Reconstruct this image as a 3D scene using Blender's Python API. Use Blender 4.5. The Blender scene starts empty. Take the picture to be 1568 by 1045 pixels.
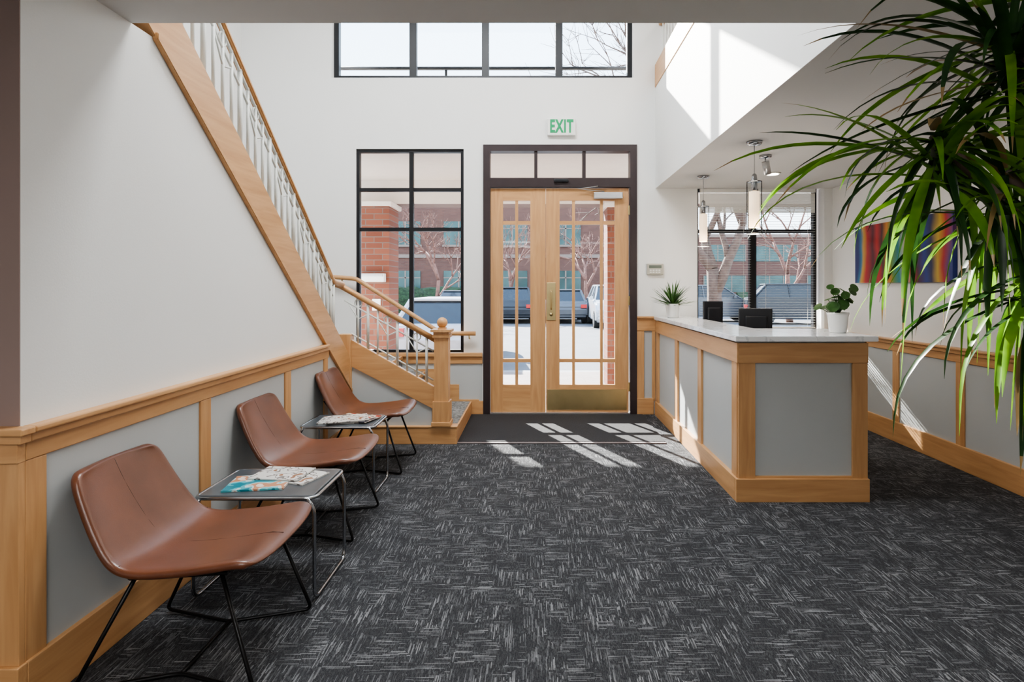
import bpy, bmesh, math, random
from mathutils import Vector, Matrix, Quaternion, noise
random.seed(7)
scene=bpy.context.scene
COL=scene.collection
F=880.0; CZ=1.4
def PX(u,d): return (u-820.0)*d/F
def PZ(v,d): return CZ-(v-440.0)*d/F
BY=6.33
def bx(u): return PX(u,BY)
def bz(v): return PZ(v,BY)

# ---------------------------------------------------------------- materials
def newmat(name):
    m=bpy.data.materials.new(name); m.use_nodes=True
    nt=m.node_tree; b=nt.nodes['Principled BSDF']
    return m,nt,b
def N(nt,t,**kw):
    n=nt.nodes.new(t)
    for k,v in kw.items(): setattr(n,k,v)
    return n
def mapping(nt,scale,rot=(0,0,0),coord='Object'):
    tc=N(nt,'ShaderNodeTexCoord'); mp=N(nt,'ShaderNodeMapping')
    mp.inputs['Scale'].default_value=scale; mp.inputs['Rotation'].default_value=rot
    nt.links.new(tc.outputs[coord],mp.inputs['Vector']); return mp
def ramp(nt,stops,interp='LINEAR'):
    r=N(nt,'ShaderNodeValToRGB'); r.color_ramp.interpolation=interp
    e=r.color_ramp.elements
    while len(e)>1: e.remove(e[-1])
    e[0].position=stops[0][0]; e[0].color=tuple(stops[0][1])+(1,)
    for p,c in stops[1:]:
        x=e.new(p); x.color=tuple(c)+(1,)
    return r
def simple(name,col,rough=.5,metal=0,var=.06,scale=8,bump=0.0,bscale=200,coat=0):
    m,nt,b=newmat(name)
    mp=mapping(nt,(1,1,1)); n=N(nt,'ShaderNodeTexNoise'); n.inputs['Scale'].default_value=scale
    nt.links.new(mp.outputs[0],n.inputs['Vector'])
    r=ramp(nt,[(.3,[c*(1-var) for c in col]),(.7,[min(1,c*(1+var)) for c in col])])
    nt.links.new(n.outputs['Fac'],r.inputs[0]); nt.links.new(r.outputs[0],b.inputs['Base Color'])
    b.inputs['Roughness'].default_value=rough; b.inputs['Metallic'].default_value=metal
    b.inputs['Coat Weight'].default_value=coat
    if bump>0:
        n2=N(nt,'ShaderNodeTexNoise'); n2.inputs['Scale'].default_value=bscale
        nt.links.new(mp.outputs[0],n2.inputs['Vector'])
        bp=N(nt,'ShaderNodeBump'); bp.inputs['Strength'].default_value=bump; bp.inputs['Distance'].default_value=.01
        nt.links.new(n2.outputs['Fac'],bp.inputs['Height']); nt.links.new(bp.outputs[0],b.inputs['Normal'])
    return m
def wood(name,axis,c1=(.50,.265,.115),c2=(.66,.385,.185)):
    m,nt,b=newmat(name)
    sc=[14,14,14]; sc['xyz'.index(axis)]=1.2
    mp=mapping(nt,sc); n=N(nt,'ShaderNodeTexNoise'); n.inputs['Scale'].default_value=2.0; n.inputs['Detail'].default_value=6; n.inputs['Distortion'].default_value=.6
    nt.links.new(mp.outputs[0],n.inputs['Vector'])
    r=ramp(nt,[(.25,c1),(.75,c2)])
    nt.links.new(n.outputs['Fac'],r.inputs[0]); nt.links.new(r.outputs[0],b.inputs['Base Color'])
    b.inputs['Roughness'].default_value=.38
    return m
WX=wood('maple_grain_x','x'); WY=wood('maple_grain_y','y'); WZ=wood('maple_grain_z','z')
WALL=simple('paint_white',(.83,.83,.815),.75,var=.01,scale=2,bump=.04,bscale=120)
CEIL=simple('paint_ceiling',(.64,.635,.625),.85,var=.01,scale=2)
PANEL=simple('paint_grey_panel',(.49,.51,.51),.55,var=.015,scale=3,bump=.03,bscale=150)
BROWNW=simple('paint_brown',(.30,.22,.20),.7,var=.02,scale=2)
DFRAME=simple('bronze_frame',(.045,.032,.034),.4,.2)
BLACKF=simple('black_frame',(.012,.013,.016),.4,.1)
BLACKM=simple('black_metal',(.012,.012,.013),.35,.6)
CHROME=simple('chrome',(.42,.43,.45),.2,1,var=.02)
BRASS=simple('brass',(.62,.50,.27),.32,1,var=.05)
STEEL=simple('brushed_steel',(.55,.56,.57),.35,.9,var=.03)
METALW=simple('white_metal_paint',(.66,.67,.63),.45,0,var=.02)
def quartz():
    m,nt,b=newmat('quartz_top'); mp=mapping(nt,(1,1,1))
    n=N(nt,'ShaderNodeTexNoise'); n.inputs['Scale'].default_value=3.5; n.inputs['Detail'].default_value=8; n.inputs['Distortion'].default_value=1.5
    nt.links.new(mp.outputs[0],n.inputs['Vector'])
    r=ramp(nt,[(.44,(.90,.91,.92)),(.495,(.66,.68,.70)),(.52,(.90,.91,.92))]); nt.links.new(n.outputs['Fac'],r.inputs[0]); nt.links.new(r.outputs[0],b.inputs['Base Color'])
    b.inputs['Roughness'].default_value=.14; b.inputs['Coat Weight'].default_value=.3; return m
QUARTZ=quartz()
POT=simple('white_ceramic',(.85,.85,.83),.2,var=.01,coat=.4)
SOIL=simple('soil',(.05,.035,.02),.95,var=.4,scale=80,bump=.5,bscale=90)
PLASTW=simple('white_plastic',(.80,.80,.77),.4,var=.01)
BLACKP=simple('black_plastic',(.015,.016,.02),.35,var=.05)
DARKTOP=simple('table_top_grey',(.075,.085,.095),.3,var=.05,scale=20,coat=.3)
SEAM=simple('leather_seam',(.06,.022,.01),.6)
STAIRCARP=simple('stair_carpet',(.22,.22,.215),.95,var=.55,scale=45,bump=.4,bscale=200)
ASPH=simple('asphalt',(.14,.14,.147),.9,var=.1,scale=2)
CONC=simple('concrete_paving',(.30,.29,.28),.85,var=.06,scale=3)
PORCHW=simple('porch_plaster',(.72,.66,.60),.8,var=.02)
FASC=simple('fascia_brown',(.15,.09,.07),.7)
TEAL=simple('teal_window_glass',(.03,.075,.075),.15,.3,var=.3,scale=1)
TANB=simple('stucco_tan',(.22,.17,.14),.8)
HEDGE=simple('hedge_leaves',(.02,.04,.014),.9,var=.6,scale=9,bump=.6,bscale=20)
BARK=simple('bark',(.11,.075,.06),.9,var=.3,scale=12)
RBARK=simple('reddish_twigs',(.20,.10,.075),.9,var=.3,scale=12)
def leather():
    m,nt,b=newmat('brown_leather')
    mp=mapping(nt,(1,1,1)); n=N(nt,'ShaderNodeTexNoise'); n.inputs['Scale'].default_value=5; n.inputs['Detail'].default_value=5
    nt.links.new(mp.outputs[0],n.inputs['Vector'])
    r=ramp(nt,[(.3,(.105,.036,.017)),(.7,(.160,.056,.027))]); nt.links.new(n.outputs['Fac'],r.inputs[0]); nt.links.new(r.outputs[0],b.inputs['Base Color'])
    v=N(nt,'ShaderNodeTexVoronoi'); v.inputs['Scale'].default_value=350; nt.links.new(mp.outputs[0],v.inputs['Vector'])
    bp=N(nt,'ShaderNodeBump'); bp.inputs['Strength'].default_value=.12; bp.inputs['Distance'].default_value=.002
    nt.links.new(v.outputs['Distance'],bp.inputs['Height']); nt.links.new(bp.outputs[0],b.inputs['Normal'])
    b.inputs['Roughness'].default_value=.3; b.inputs['Specular IOR Level'].default_value=.7; return m
LEATHER=leather()
def carpet():
    m,nt,b=newmat('charcoal_carpet')
    mp=mapping(nt,(1,1,1)); sx=N(nt,'ShaderNodeSeparateXYZ'); nt.links.new(mp.outputs[0],sx.inputs[0])
    def mth(op,a,bv=None,c=None):
        n=N(nt,'ShaderNodeMath',operation=op)
        for i,q in enumerate((a,bv,c)):
            if q is None: continue
            if isinstance(q,(int,float)): n.inputs[i].default_value=q
            else: nt.links.new(q,n.inputs[i])
        return n.outputs[0]
    def dashes(across,along,fa,fl,lo):
        ca=mth('FLOOR',mth('MULTIPLY',across,fa))
        w1=N(nt,'ShaderNodeTexWhiteNoise',noise_dimensions='1D'); nt.links.new(ca,w1.inputs['W'])
        cl=mth('FLOOR',mth('MULTIPLY_ADD',w1.outputs['Value'],9.0,mth('MULTIPLY',along,fl)))
        cb=N(nt,'ShaderNodeCombineXYZ'); nt.links.new(ca,cb.inputs[0]); nt.links.new(cl,cb.inputs[1]); cb.inputs[2].default_value=fa
        w2=N(nt,'ShaderNodeTexWhiteNoise',noise_dimensions='3D'); nt.links.new(cb.outputs[0],w2.inputs['Vector'])
        r=ramp(nt,[(lo,(0,0,0)),(1,(1,1,1))]); nt.links.new(w2.outputs['Value'],r.inputs[0]); return r.outputs[0]
    X,Y=sx.outputs[0],sx.outputs[1]
    d1=dashes(X,Y,260,16,.72); d2=dashes(Y,X,260,16,.76); d3=dashes(X,Y,330,80,.30)
    v=N(nt,'ShaderNodeTexVoronoi'); v.inputs['Scale'].default_value=11; v.distance='CHEBYCHEV'
    nt.links.new(mp.outputs[0],v.inputs['Vector'])
    sep=N(nt,'ShaderNodeSeparateColor'); nt.links.new(v.outputs['Color'],sep.inputs[0])
    g1=mth('GREATER_THAN',sep.outputs[0],.42)
    mx=N(nt,'ShaderNodeMix',data_type='RGBA'); nt.links.new(g1,mx.inputs[0]); nt.links.new(d2,mx.inputs[6]); nt.links.new(d1,mx.inputs[7])
    ad=N(nt,'ShaderNodeMix',data_type='RGBA',blend_type='ADD'); ad.inputs[0].default_value=.28
    nt.links.new(mx.outputs[2],ad.inputs[6]); nt.links.new(d3,ad.inputs[7])
    big=N(nt,'ShaderNodeTexNoise'); big.inputs['Scale'].default_value=8; nt.links.new(mp.outputs[0],big.inputs['Vector'])
    br=ramp(nt,[(.38,(.40,.40,.40)),(.60,(1,1,1))]); nt.links.new(big.outputs['Fac'],br.inputs[0])
    mm=N(nt,'ShaderNodeMix',data_type='RGBA',blend_type='MULTIPLY'); mm.inputs[0].default_value=1
    nt.links.new(ad.outputs[2],mm.inputs[6]); nt.links.new(br.outputs[0],mm.inputs[7])
    fin=N(nt,'ShaderNodeTexNoise'); fin.inputs['Scale'].default_value=320; nt.links.new(mp.outputs[0],fin.inputs['Vector'])
    fr=ramp(nt,[(.3,(.010,.011,.013)),(.7,(.060,.061,.066))]); nt.links.new(fin.outputs['Fac'],fr.inputs[0])
    out=N(nt,'ShaderNodeMix',data_type='RGBA'); nt.links.new(mm.outputs[2],out.inputs[0]); nt.links.new(fr.outputs[0],out.inputs[6]); out.inputs[7].default_value=(.235,.24,.25,1)
    nt.links.new(out.outputs[2],b.inputs['Base Color']); b.inputs['Roughness'].default_value=.95
    b.inputs['Specular IOR Level'].default_value=.15
    bp=N(nt,'ShaderNodeBump'); bp.inputs['Strength'].default_value=.5; bp.inputs['Distance'].default_value=.004
    nt.links.new(fin.outputs['Fac'],bp.inputs['Height']); nt.links.new(bp.outputs[0],b.inputs['Normal'])
    return m
CARPET=carpet()
MAT=simple('mat_black',(.030,.030,.033),.95,var=.7,scale=170,bump=.6,bscale=180)
def brick(name,c1,c2,mo,scale,rot):
    m,nt,b=newmat(name)
    mp=mapping(nt,(1,1,1),rot); t=N(nt,'ShaderNodeTexBrick'); t.inputs['Scale'].default_value=scale
    t.inputs['Color1'].default_value=c1+(1,); t.inputs['Color2'].default_value=c2+(1,); t.inputs['Mortar'].default_value=mo+(1,)
    t.inputs['Mortar Size'].default_value=.03; t.inputs['Row Height'].default_value=.34; t.inputs['Brick Width'].default_value=1.0
    nt.links.new(mp.outputs[0],t.inputs['Vector']); nt.links.new(t.outputs['Color'],b.inputs['Base Color']); b.inputs['Roughness'].default_value=.85
    return m
BRICK=brick('red_brick',(.17,.052,.03),(.24,.085,.05),(.17,.12,.10),4.2,(math.pi/2,0,0))
BRICKF=brick('brick_facade',(.105,.045,.033),(.14,.062,.045),(.11,.075,.06),3,(math.pi/2,0,0))
PAVE=brick('brick_paving',(.25,.205,.185),(.30,.25,.23),(.23,.205,.185),4,(0,0,0))
def glass(name='window_glass',ior=1.3):
    m=bpy.data.materials.new(name); m.use_nodes=True; nt=m.node_tree; nt.nodes.clear()
    o=N(nt,'ShaderNodeOutputMaterial'); t=N(nt,'ShaderNodeBsdfTransparent'); g=N(nt,'ShaderNodeBsdfGlossy'); g.inputs['Roughness'].default_value=.02
    t.inputs[0].default_value=(.97,.98,.98,1)
    mx=N(nt,'ShaderNodeMixShader'); fr=N(nt,'ShaderNodeFresnel'); fr.inputs[0].default_value=ior
    nt.links.new(fr.outputs[0],mx.inputs[0]); nt.links.new(t.outputs[0],mx.inputs[1]); nt.links.new(g.outputs[0],mx.inputs[2]); nt.links.new(mx.outputs[0],o.inputs[0]); return m
GLASS=glass('window_glass',1.2); GLASS2=glass('thin_clear_glass',1.12)
def leafmat(name,c1,c2,trans):
    m,nt,b=newmat(name)
    mp=mapping(nt,(6,6,6)); n=N(nt,'ShaderNodeTexNoise'); n.inputs['Scale'].default_value=3; nt.links.new(mp.outputs[0],n.inputs['Vector'])
    r=ramp(nt,[(.3,c1),(.7,c2)]); nt.links.new(n.outputs['Fac'],r.inputs[0]); nt.links.new(r.outputs[0],b.inputs['Base Color'])
    b.inputs['Roughness'].default_value=.35
    tr=N(nt,'ShaderNodeBsdfTranslucent'); nt.links.new(r.outputs[0],tr.inputs[0])
    mx=N(nt,'ShaderNodeMixShader'); mx.inputs[0].default_value=trans
    o=nt.nodes['Material Output']; nt.links.new(b.outputs[0],mx.inputs[1]); nt.links.new(tr.outputs[0],mx.inputs[2]); nt.links.new(mx.outputs[0],o.inputs[0])
    return m
LEAFD=leafmat('leaf_dark_green',(.010,.032,.010),(.028,.075,.015),.3)
LEAFL=leafmat('leaf_sunlit_lime',(.08,.22,.015),(.20,.38,.03),.5)  # lime leaves, brightened in colour to stand for sun on them
LEAFT=leafmat('leaf_dry_tip',(.22,.15,.07),(.33,.22,.10),.3)
LEAFM=leafmat('leaf_mid_green',(.03,.09,.02),(.07,.16,.04),.3)
def emis(name,col,s):
    m,nt,b=newmat(name); b.inputs['Emission Color'].default_value=col+(1,); b.inputs['Emission Strength'].default_value=s
    b.inputs['Base Color'].default_value=col+(1,); b.inputs['Roughness'].default_value=.5; return m
LAMPG=emis('frosted_lamp_glass',(1,.76,.52),.9)
DOWNL=emis('downlight_glow',(1,.88,.72),8.0)
EXITG=simple('exit_green',(.0,.30,.11),.5,var=.02)
FILLGLOW=emis('fill_panel_glow',(1,.97,.92),2.0)  # glowing face of the added fill panels

# ---------------------------------------------------------------- geometry helpers
def group(name,loc=(0,0,0),rz=0):
    e=bpy.data.objects.new(name,None); e.location=loc; e.rotation_euler=(0,0,rz); e.empty_display_size=.1
    COL.objects.link(e); return e
def mk(name,bm,mat,parent=None,smooth=False):
    me=bpy.data.meshes.new(name); bmesh.ops.recalc_face_normals(bm,faces=bm.faces) ; bm.to_mesh(me); bm.free()
    mats=mat if isinstance(mat,(list,tuple)) else [mat]
    for m in mats: me.materials.append(m)
    if smooth:
        for p in me.polygons: p.use_smooth=True
    o=bpy.data.objects.new(name,me); COL.objects.link(o)
    if parent: o.parent=parent
    return o
def addbox(bm,x0,x1,y0,y1,z0,z1,M=None):
    vs=[Vector((x,y,z)) for x in (x0,x1) for y in (y0,y1) for z in (z0,z1)]
    if M: vs=[M@v for v in vs]
    v=[bm.verts.new(c) for c in vs]
    fs=[]
    for f in ((0,1,3,2),(4,6,7,5),(0,4,5,1),(2,3,7,6),(0,2,6,4),(1,5,7,3)): fs.append(bm.faces.new([v[i] for i in f]))
    return fs
def box(name,x0,x1,y0,y1,z0,z1,mat,parent=None,bev=0.0,M=None,seg=2):
    if x1<x0:x0,x1=x1,x0
    if y1<y0:y0,y1=y1,y0
    if z1<z0:z0,z1=z1,z0
    bm=bmesh.new(); addbox(bm,x0,x1,y0,y1,z0,z1,M)
    if bev>0: bmesh.ops.bevel(bm,geom=bm.edges[:],offset=bev,segments=seg,affect='EDGES',profile=.5)
    return mk(name,bm,mat,parent)
def boxes(name,lst,mat,parent=None):
    bm=bmesh.new()
    for b in lst: addbox(bm,*b)
    return mk(name,bm,mat,parent)
def prism(name,pts,axis,a0,a1,mat,parent=None,bev=0):
    bm=bmesh.new()
    def P(p,a):
        return {'x':(a,p[0],p[1]),'y':(p[0],a,p[1]),'z':(p[0],p[1],a)}[axis]
    A=[bm.verts.new(P(p,a0)) for p in pts]; B=[bm.verts.new(P(p,a1)) for p in pts]
    bm.faces.new(A); bm.faces.new(B[::-1]); n=len(pts)
    for i in range(n): bm.faces.new([A[i],B[i],B[(i+1)%n],A[(i+1)%n]])
    if bev>0: bmesh.ops.bevel(bm,geom=bm.edges[:],offset=bev,segments=2,affect='EDGES')
    return mk(name,bm,mat,parent)
def fillet(pts,r,n=5,cyclic=False):
    pts=[Vector(p) for p in pts]; out=[]; L=len(pts)
    for i,p in enumerate(pts):
        if not cyclic and i in (0,L-1): out.append(p); continue
        a=pts[i-1]-p; b=pts[(i+1)%L]-p
        rr=min(r,a.length*.49,b.length*.49); A=p+a.normalized()*rr; B=p+b.normalized()*rr
        for k in range(n+1):
            t=k/n; out.append((1-t)**2*A+2*t*(1-t)*p+t*t*B)
    return out
def addtube(bm,pts,r,seg=8,cyclic=False,caps=True):
    pts=[Vector(p) for p in pts]; n=len(pts); rings=[]
    rad=r if isinstance(r,(list,tuple)) else [r]*n
    prevN=None
    for i in range(n):
        if cyclic: t=(pts[(i+1)%n]-pts[i-1])
        elif i==0: t=pts[1]-pts[0]
        elif i==n-1: t=pts[-1]-pts[-2]
        else: t=(pts[i+1]-pts[i]).normalized()+(pts[i]-pts[i-1]).normalized()
        if t.length<1e-8: t=Vector((0,0,1))
        t.normalize()
        if prevN is None:
            ref=Vector((0,0,1)) if abs(t.z)<.9 else Vector((1,0,0)); nn=t.cross(ref).normalized()
        else:
            nn=(prevN-t*prevN.dot(t))
            nn=nn.normalized() if nn.length>1e-6 else t.orthogonal().normalized()
        prevN=nn; bb=t.cross(nn)
        rings.append([bm.verts.new(pts[i]+(nn*math.cos(2*math.pi*k/seg)+bb*math.sin(2*math.pi*k/seg))*rad[i]) for k in range(seg)])
    m=n if cyclic else n-1
    for i in range(m):
        A=rings[i];B=rings[(i+1)%n]
        for k in range(seg): bm.faces.new([A[k],A[(k+1)%seg],B[(k+1)%seg],B[k]])
    if caps and not cyclic:
        bm.faces.new(rings[0][::-1]); bm.faces.new(rings[-1])
def tube(name,pts,r,mat,parent=None,seg=8,cyclic=False):
    bm=bmesh.new(); addtube(bm,pts,r,seg,cyclic); return mk(name,bm,mat,parent,True)
def lathe(name,prof,loc,mat,parent=None,seg=28,smooth=True):
    bm=bmesh.new(); rings=[]
    for r,z in prof:
        rings.append([bm.verts.new((loc[0]+max(r,1e-4)*math.cos(2*math.pi*k/seg),loc[1]+max(r,1e-4)*math.sin(2*math.pi*k/seg),loc[2]+z)) for k in range(seg)])
    for A,B in zip(rings,rings[1:]):
        for k in range(seg): bm.faces.new([A[k],A[(k+1)%seg],B[(k+1)%seg],B[k]])
    bm.faces.new(rings[0][::-1]); bm.faces.new(rings[-1])
    return mk(name,bm,mat,parent,smooth)
def wallgrid(name,x0,x1,z0,z1,y0,y1,ops,mat):
    xs=sorted({x0,x1,*[o[0] for o in ops],*[o[1] for o in ops]}); zs=sorted({z0,z1,*[o[2] for o in ops],*[o[3] for o in ops]})
    bm=bmesh.new()
    for a,b in zip(xs,xs[1:]):
        for c,d in zip(zs,zs[1:]):
            mx,mz=(a+b)/2,(c+d)/2
            if any(o[0]<mx<o[1] and o[2]<mz<o[3] for o in ops): continue
            addbox(bm,a,b,y0,y1,c,d)
    bmesh.ops.remove_doubles(bm,verts=bm.verts,dist=1e-5)
    seen={}
    for f in bm.faces[:]:
        c=tuple(round(q,4) for q in f.calc_center_median()); seen.setdefault(c,[]).append(f)
    dele=[f for L in seen.values() if len(L)>1 for f in L]
    bmesh.ops.delete(bm,geom=dele,context='FACES')
    return mk(name,bm,mat)

# ---------------------------------------------------------------- room shell
LX=-1.667; RX=3.27; WL=-3.24; CH=2.49; TOP=5.3; SL=2.37; EX=1.325; F2=2.93; WT=.2
REAR=-3.2
box('floor',WL-.2,RX+.2,REAR-.2,BY+WT,-.15,0,CARPET)
W1=(bx(545),bx(710),bz(541),bz(228)); WU=(bx(507),bx(970),bz(119),4.75)
DO=(bx(740),bx(975),0.0,bz(222)); W3=(bx(1068),bx(1262),bz(507),bz(287))
wallgrid('wall_back',WL-.2,RX+.2,0,TOP,BY,BY+WT,[W1,WU,DO,W3],WALL)
box('wall_right',RX,RX+.2,REAR,BY,0,TOP,WALL)
box('wall_stairwell_left',WL-.2,WL,REAR,BY,0,TOP,WALL)
box('wall_rear',WL-.2,RX+.2,REAR-.2,REAR,0,TOP,WALL)
def low(y): return .964-.76*(y-4.51)
prism('wall_left',[(1.86,0),(5.13,0),(5.13,low(5.13)),(4.51,.964),(2.50,CH),(1.86,CH)],'x',LX-.09,LX,WALL)
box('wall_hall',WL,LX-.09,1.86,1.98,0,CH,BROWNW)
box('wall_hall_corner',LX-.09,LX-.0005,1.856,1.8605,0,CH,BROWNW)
bm=bmesh.new()
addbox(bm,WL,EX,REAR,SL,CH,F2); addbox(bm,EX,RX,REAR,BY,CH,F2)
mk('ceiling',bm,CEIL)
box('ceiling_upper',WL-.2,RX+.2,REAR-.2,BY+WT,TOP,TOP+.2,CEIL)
box('wall_balcony',EX,EX+.12,SL,BY,F2,3.60,WALL)
box('wall_balcony_face',EX-.004,EX,SL,BY,CH-.001,3.60,WALL)
t=group('trim_1')
box('balcony_cap_fascia',EX-.012,EX+.14,SL,BY,3.60,3.85,WY,t,.005)
r=group('balcony_railing')
box('handrail',EX+.03,EX+.09,SL,BY,4.28,4.32,WY,r,.01)
bm=bmesh.new()
for i in range(30):
    y=SL+.1+i*.13
    if y<BY: addtube(bm,[(EX+.06,y,3.85),(EX+.06,y,4.28)],.009,6)
mk('balusters',bm,METALW,r)

# ---- left wall wainscot
t=group('trim_2')
prism('wainscot_panel',[(1.865,.15),(5.13,.15),(5.13,.47),(4.66,.845),(1.865,.845)],'x',LX,LX+.004,PANEL,t)
def rail_left(z0,z1,pr,y0,y1,nm,b=.004): box(nm,LX,LX+pr,y0,y1,z0,z1,WY,t,b)
rail_left(.836,.90,.016,1.862,4.60,'rail_board')
rail_left(.90,.928,.035,1.862,4.56,'rail_moulding')
rail_left(.928,.95,.05,1.862,4.53,'rail_cap',.006)
for y0,y1 in ((1.862,1.945),(2.84,2.93),(3.80,3.89)):
    box('stile',LX,LX+.014,y0,y1,.18,.836,WZ,t,.003)
box('stile_end',LX,LX+.014,4.50,4.58,.18,.86,WZ,t,.003)
box('return_panel',WL,LX+.0142,1.838,1.8615,.185,.836,WZ,t,.002)
box('return_rail',WL,LX+.0162,1.83,1.8615,.836,.90,WX,t,.002)
box('return_rail_mould',WL,LX+.0352,1.82,1.8615,.90,.928,WX,t,.002)
box('return_rail_cap',WL,LX+.0502,1.808,1.8615,.928,.95,WX,t,.004)
b=group('baseboard_left')
box('board',LX,LX+.022,1.862,5.11,0,.185,WY,b,.004)
box('board_return',WL,LX+.0222,1.825,1.8615,0,.185,WX,b,.003)

# ---- right wall wainscot
t=group('trim_3')
box('wainscot_panel',RX-.004,RX,REAR,BY,.15,.84,PANEL,t)
box('rail_board',RX-.016,RX,REAR,BY,.82,.89,WY,t,.004)
box('rail_mould',RX-.034,RX,REAR,BY,.885,.913,WY,t,.004)
box('rail_cap',RX-.05,RX,REAR,BY,.913,.935,WY,t,.008)
for k in range(-4,9):
    y=5.2-.79*(k-1)
    if y<BY: box('stile',RX-.014,RX,y-.045,y+.045,.17,.83,WZ,t,.003)
b=group('baseboard_right'); box('board',RX-.022,RX,REAR,BY,0,.185,WY,b,.005)
b=group('baseboard_rear'); box('board',WL,RX-.03,REAR,REAR+.02,0,.185,WX,b,.005)

# ---- back wall trims
t=group('trim_4')
box('sill_cap',bx(520),bx(739),BY-.045,BY,bz(546),bz(540),WX,t,.005)
box('sill_board',bx(520),bx(739),BY-.02,BY,bz(557),bz(546),WX,t,.004)
box('panel_below',bx(520),bx(738),BY-.004,BY,.1,bz(557),PANEL,t)
t=group('trim_5')
box('rail_cap',bx(975),1.30,BY-.04,BY,1.055,1.08,WX,t,.005)
box('rail_board',bx(975),1.32,BY-.02,BY,.92,1.055,WX,t,.004)
box('stile_a',bx(975),bx(986),BY-.016,BY,.15,.92,WZ,t,.003)
box('stile_b',bx(998),1.32,BY-.016,BY,.15,.92,WZ,t,.003)
box('panel',bx(984),bx(1000),BY-.004,BY,.15,.92,PANEL,t)
b=group('baseboard_back')
box('board_right',bx(975),1.30,BY-.022,BY,0,.18,WX,b,.005)
box('board_mid',bx(708),bx(740),BY-.022,BY,0,.15,WX,b,.005)
box('board_far',2.3,RX-.025,BY-.022,BY,0,.185,WX,b,.005)
t=group('trim_6')
box('rail_board',1.7,RX-.02,BY-.016,BY,.82,.89,WX,t,.004); box('rail_cap',1.7,RX-.05,BY-.05,BY,.885,.927,WX,t,.006)
box('panel',2.3,RX-.02,BY-.004,BY,.18,.82,PANEL,t)

# ---------------------------------------------------------------- windows
def frame(name,o,th,vm,hm,mat,y0=BY+.05,y1=BY+.11,mt=.05,pane=True):
    g=group(name); x0,x1,z0,z1=o
    L=[(x0,x0+th,y0,y1,z0,z1),(x1-th,x1,y0,y1,z0,z1),(x0+th,x1-th,y0,y1,z0,z0+th),(x0+th,x1-th,y0,y1,z1-th,z1)]
    for c in vm: L.append((c-mt/2,c+mt/2,y0+.004,y1-.004,z0+th,z1-th))
    e=[x0+th]+sorted(sum([[c-mt/2,c+mt/2] for c in vm],[]))+[x1-th]
    for c in hm:
        for a,b2 in zip(e[::2],e[1::2]): L.append((a,b2,y0+.008,y1-.008,c-.02,c+.02))
    boxes('frame',L,mat,g)
    box('glass',x0+th*.5,x1-th*.5,y0+.025,y0+.029,z0+th*.5,z1-th*.5,GLASS,g)
    return g
frame('window_1',W1,.035,[bx(629)],[bz(290),bz(351)],BLACKF,y0=BY+.02,y1=BY+.08,mt=.045)
g=frame('window_2',(WU[0]+.0,WU[1]-.0,WU[2],WU[3]),.055,[bx(629.5),bx(742),bx(856.5)],[],BLACKF,y0=BY+.09,y1=BY+.16,mt=.08)
g=frame('window_3',(W3[0],W3[1]-.04,W3[2],W3[3]),.035,[bx(1158)],[bz(353)],BLACKF,y0=BY+.09,y1=BY+.15,mt=.075)
g=group('window_blind')
bm=bmesh.new()
for (a,b2) in ((W3[0]+.04,bx(1152)),(bx(1164),W3[1]-.08)):
    addbox(bm,a,b2,BY+.03,BY+.06,W3[3]-.05,W3[3]-.01)
    z=W3[3]-.06
    while z>W3[3]-.27:
        addbox(bm,a,b2,BY+.045,BY+.048,z-.012,z); z-=.0135
    z=W3[3]-.29
    while z>W3[2]+.05:
        addbox(bm,a,b2,BY+.035,BY+.058,z,z+.0012); z-=.028
    for q in (a+.08,b2-.08): addbox(bm,q,q+.002,BY+.046,BY+.048,W3[2]+.03,W3[3]-.02)
    addbox(bm,a,b2,BY+.035,BY+.058,W3[2]+.03,W3[2]+.042)
mk('slats',bm,PLASTW,g)
box('window_3_sill',W3[0]-.02,W3[1]+.02,BY-.03,BY+.09,W3[2]-.02,W3[2]+.001,WALL)
# ---------------------------------------------------------------- door
g=group('door_1')
x0,x1,z1=DO[0],DO[1],DO[3]; th=.075; y0,y1=BY-.02,BY+.12
boxes('frame',[(x0,x0+th,y0,y1,0,z1),(x1-th,x1,y0,y1,0,z1),(x0+th,x1-th,y0,y1,z1-.07,z1),(x0+th,x1-th,y0,y1,bz(287),bz(273)),
  (bx(818),bx(823),y0+.02,y1-.02,bz(273),z1-.07),(bx(892),bx(897),y0+.02,y1-.02,bz(273),z1-.07)],DFRAME,g)
box('transom_glass',x0+th,x1-th,BY+.05,BY+.054,bz(273),z1-.07,GLASS,g)
box('threshold',x0+th,x1-th,BY-.01,BY+.1,0,.014,STEEL,g)
def leaf(nm,a,b2,ga,gb,vm):
    ya,yb=BY+.02,BY+.065; zb,zt=.018,bz(288); gz0,gz1=bz(590),bz(307)
    boxes(nm+'_stiles',[(a,ga,ya,yb,zb,zt),(gb,b2,ya,yb,zb,zt)],WZ,g)
    boxes(nm+'_rails',[(ga,gb,ya+.002,yb-.002,zb,gz0),(ga,gb,ya+.002,yb-.002,gz1,zt)],WX,g)
    hs=[bz(341),bz(553)]
    boxes(nm+'_muntins',[(v-.016,v+.016,ya+.008,yb-.008,gz0,gz1) for v in vm],WZ,g)
    e=[ga]+sum([[v-.016,v+.016] for v in vm],[])+[gb]
    boxes(nm+'_crossbars',[(p,q,ya+.006,yb-.006,h-.02,h+.02) for h in hs for p,q in zip(e[::2],e[1::2])],WX,g)
    box(nm+'_glass',ga-.004,gb+.004,BY+.04,BY+.044,gz0-.004,gz1+.004,GLASS,g)
leaf('leaf_fixed',bx(751),bx(835.6),bx(770),bx(812),[bx(791)])
leaf('leaf_active',bx(836.2),bx(963),bx(857),bx(942),[bx(878.5),bx(921.5)])
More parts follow.
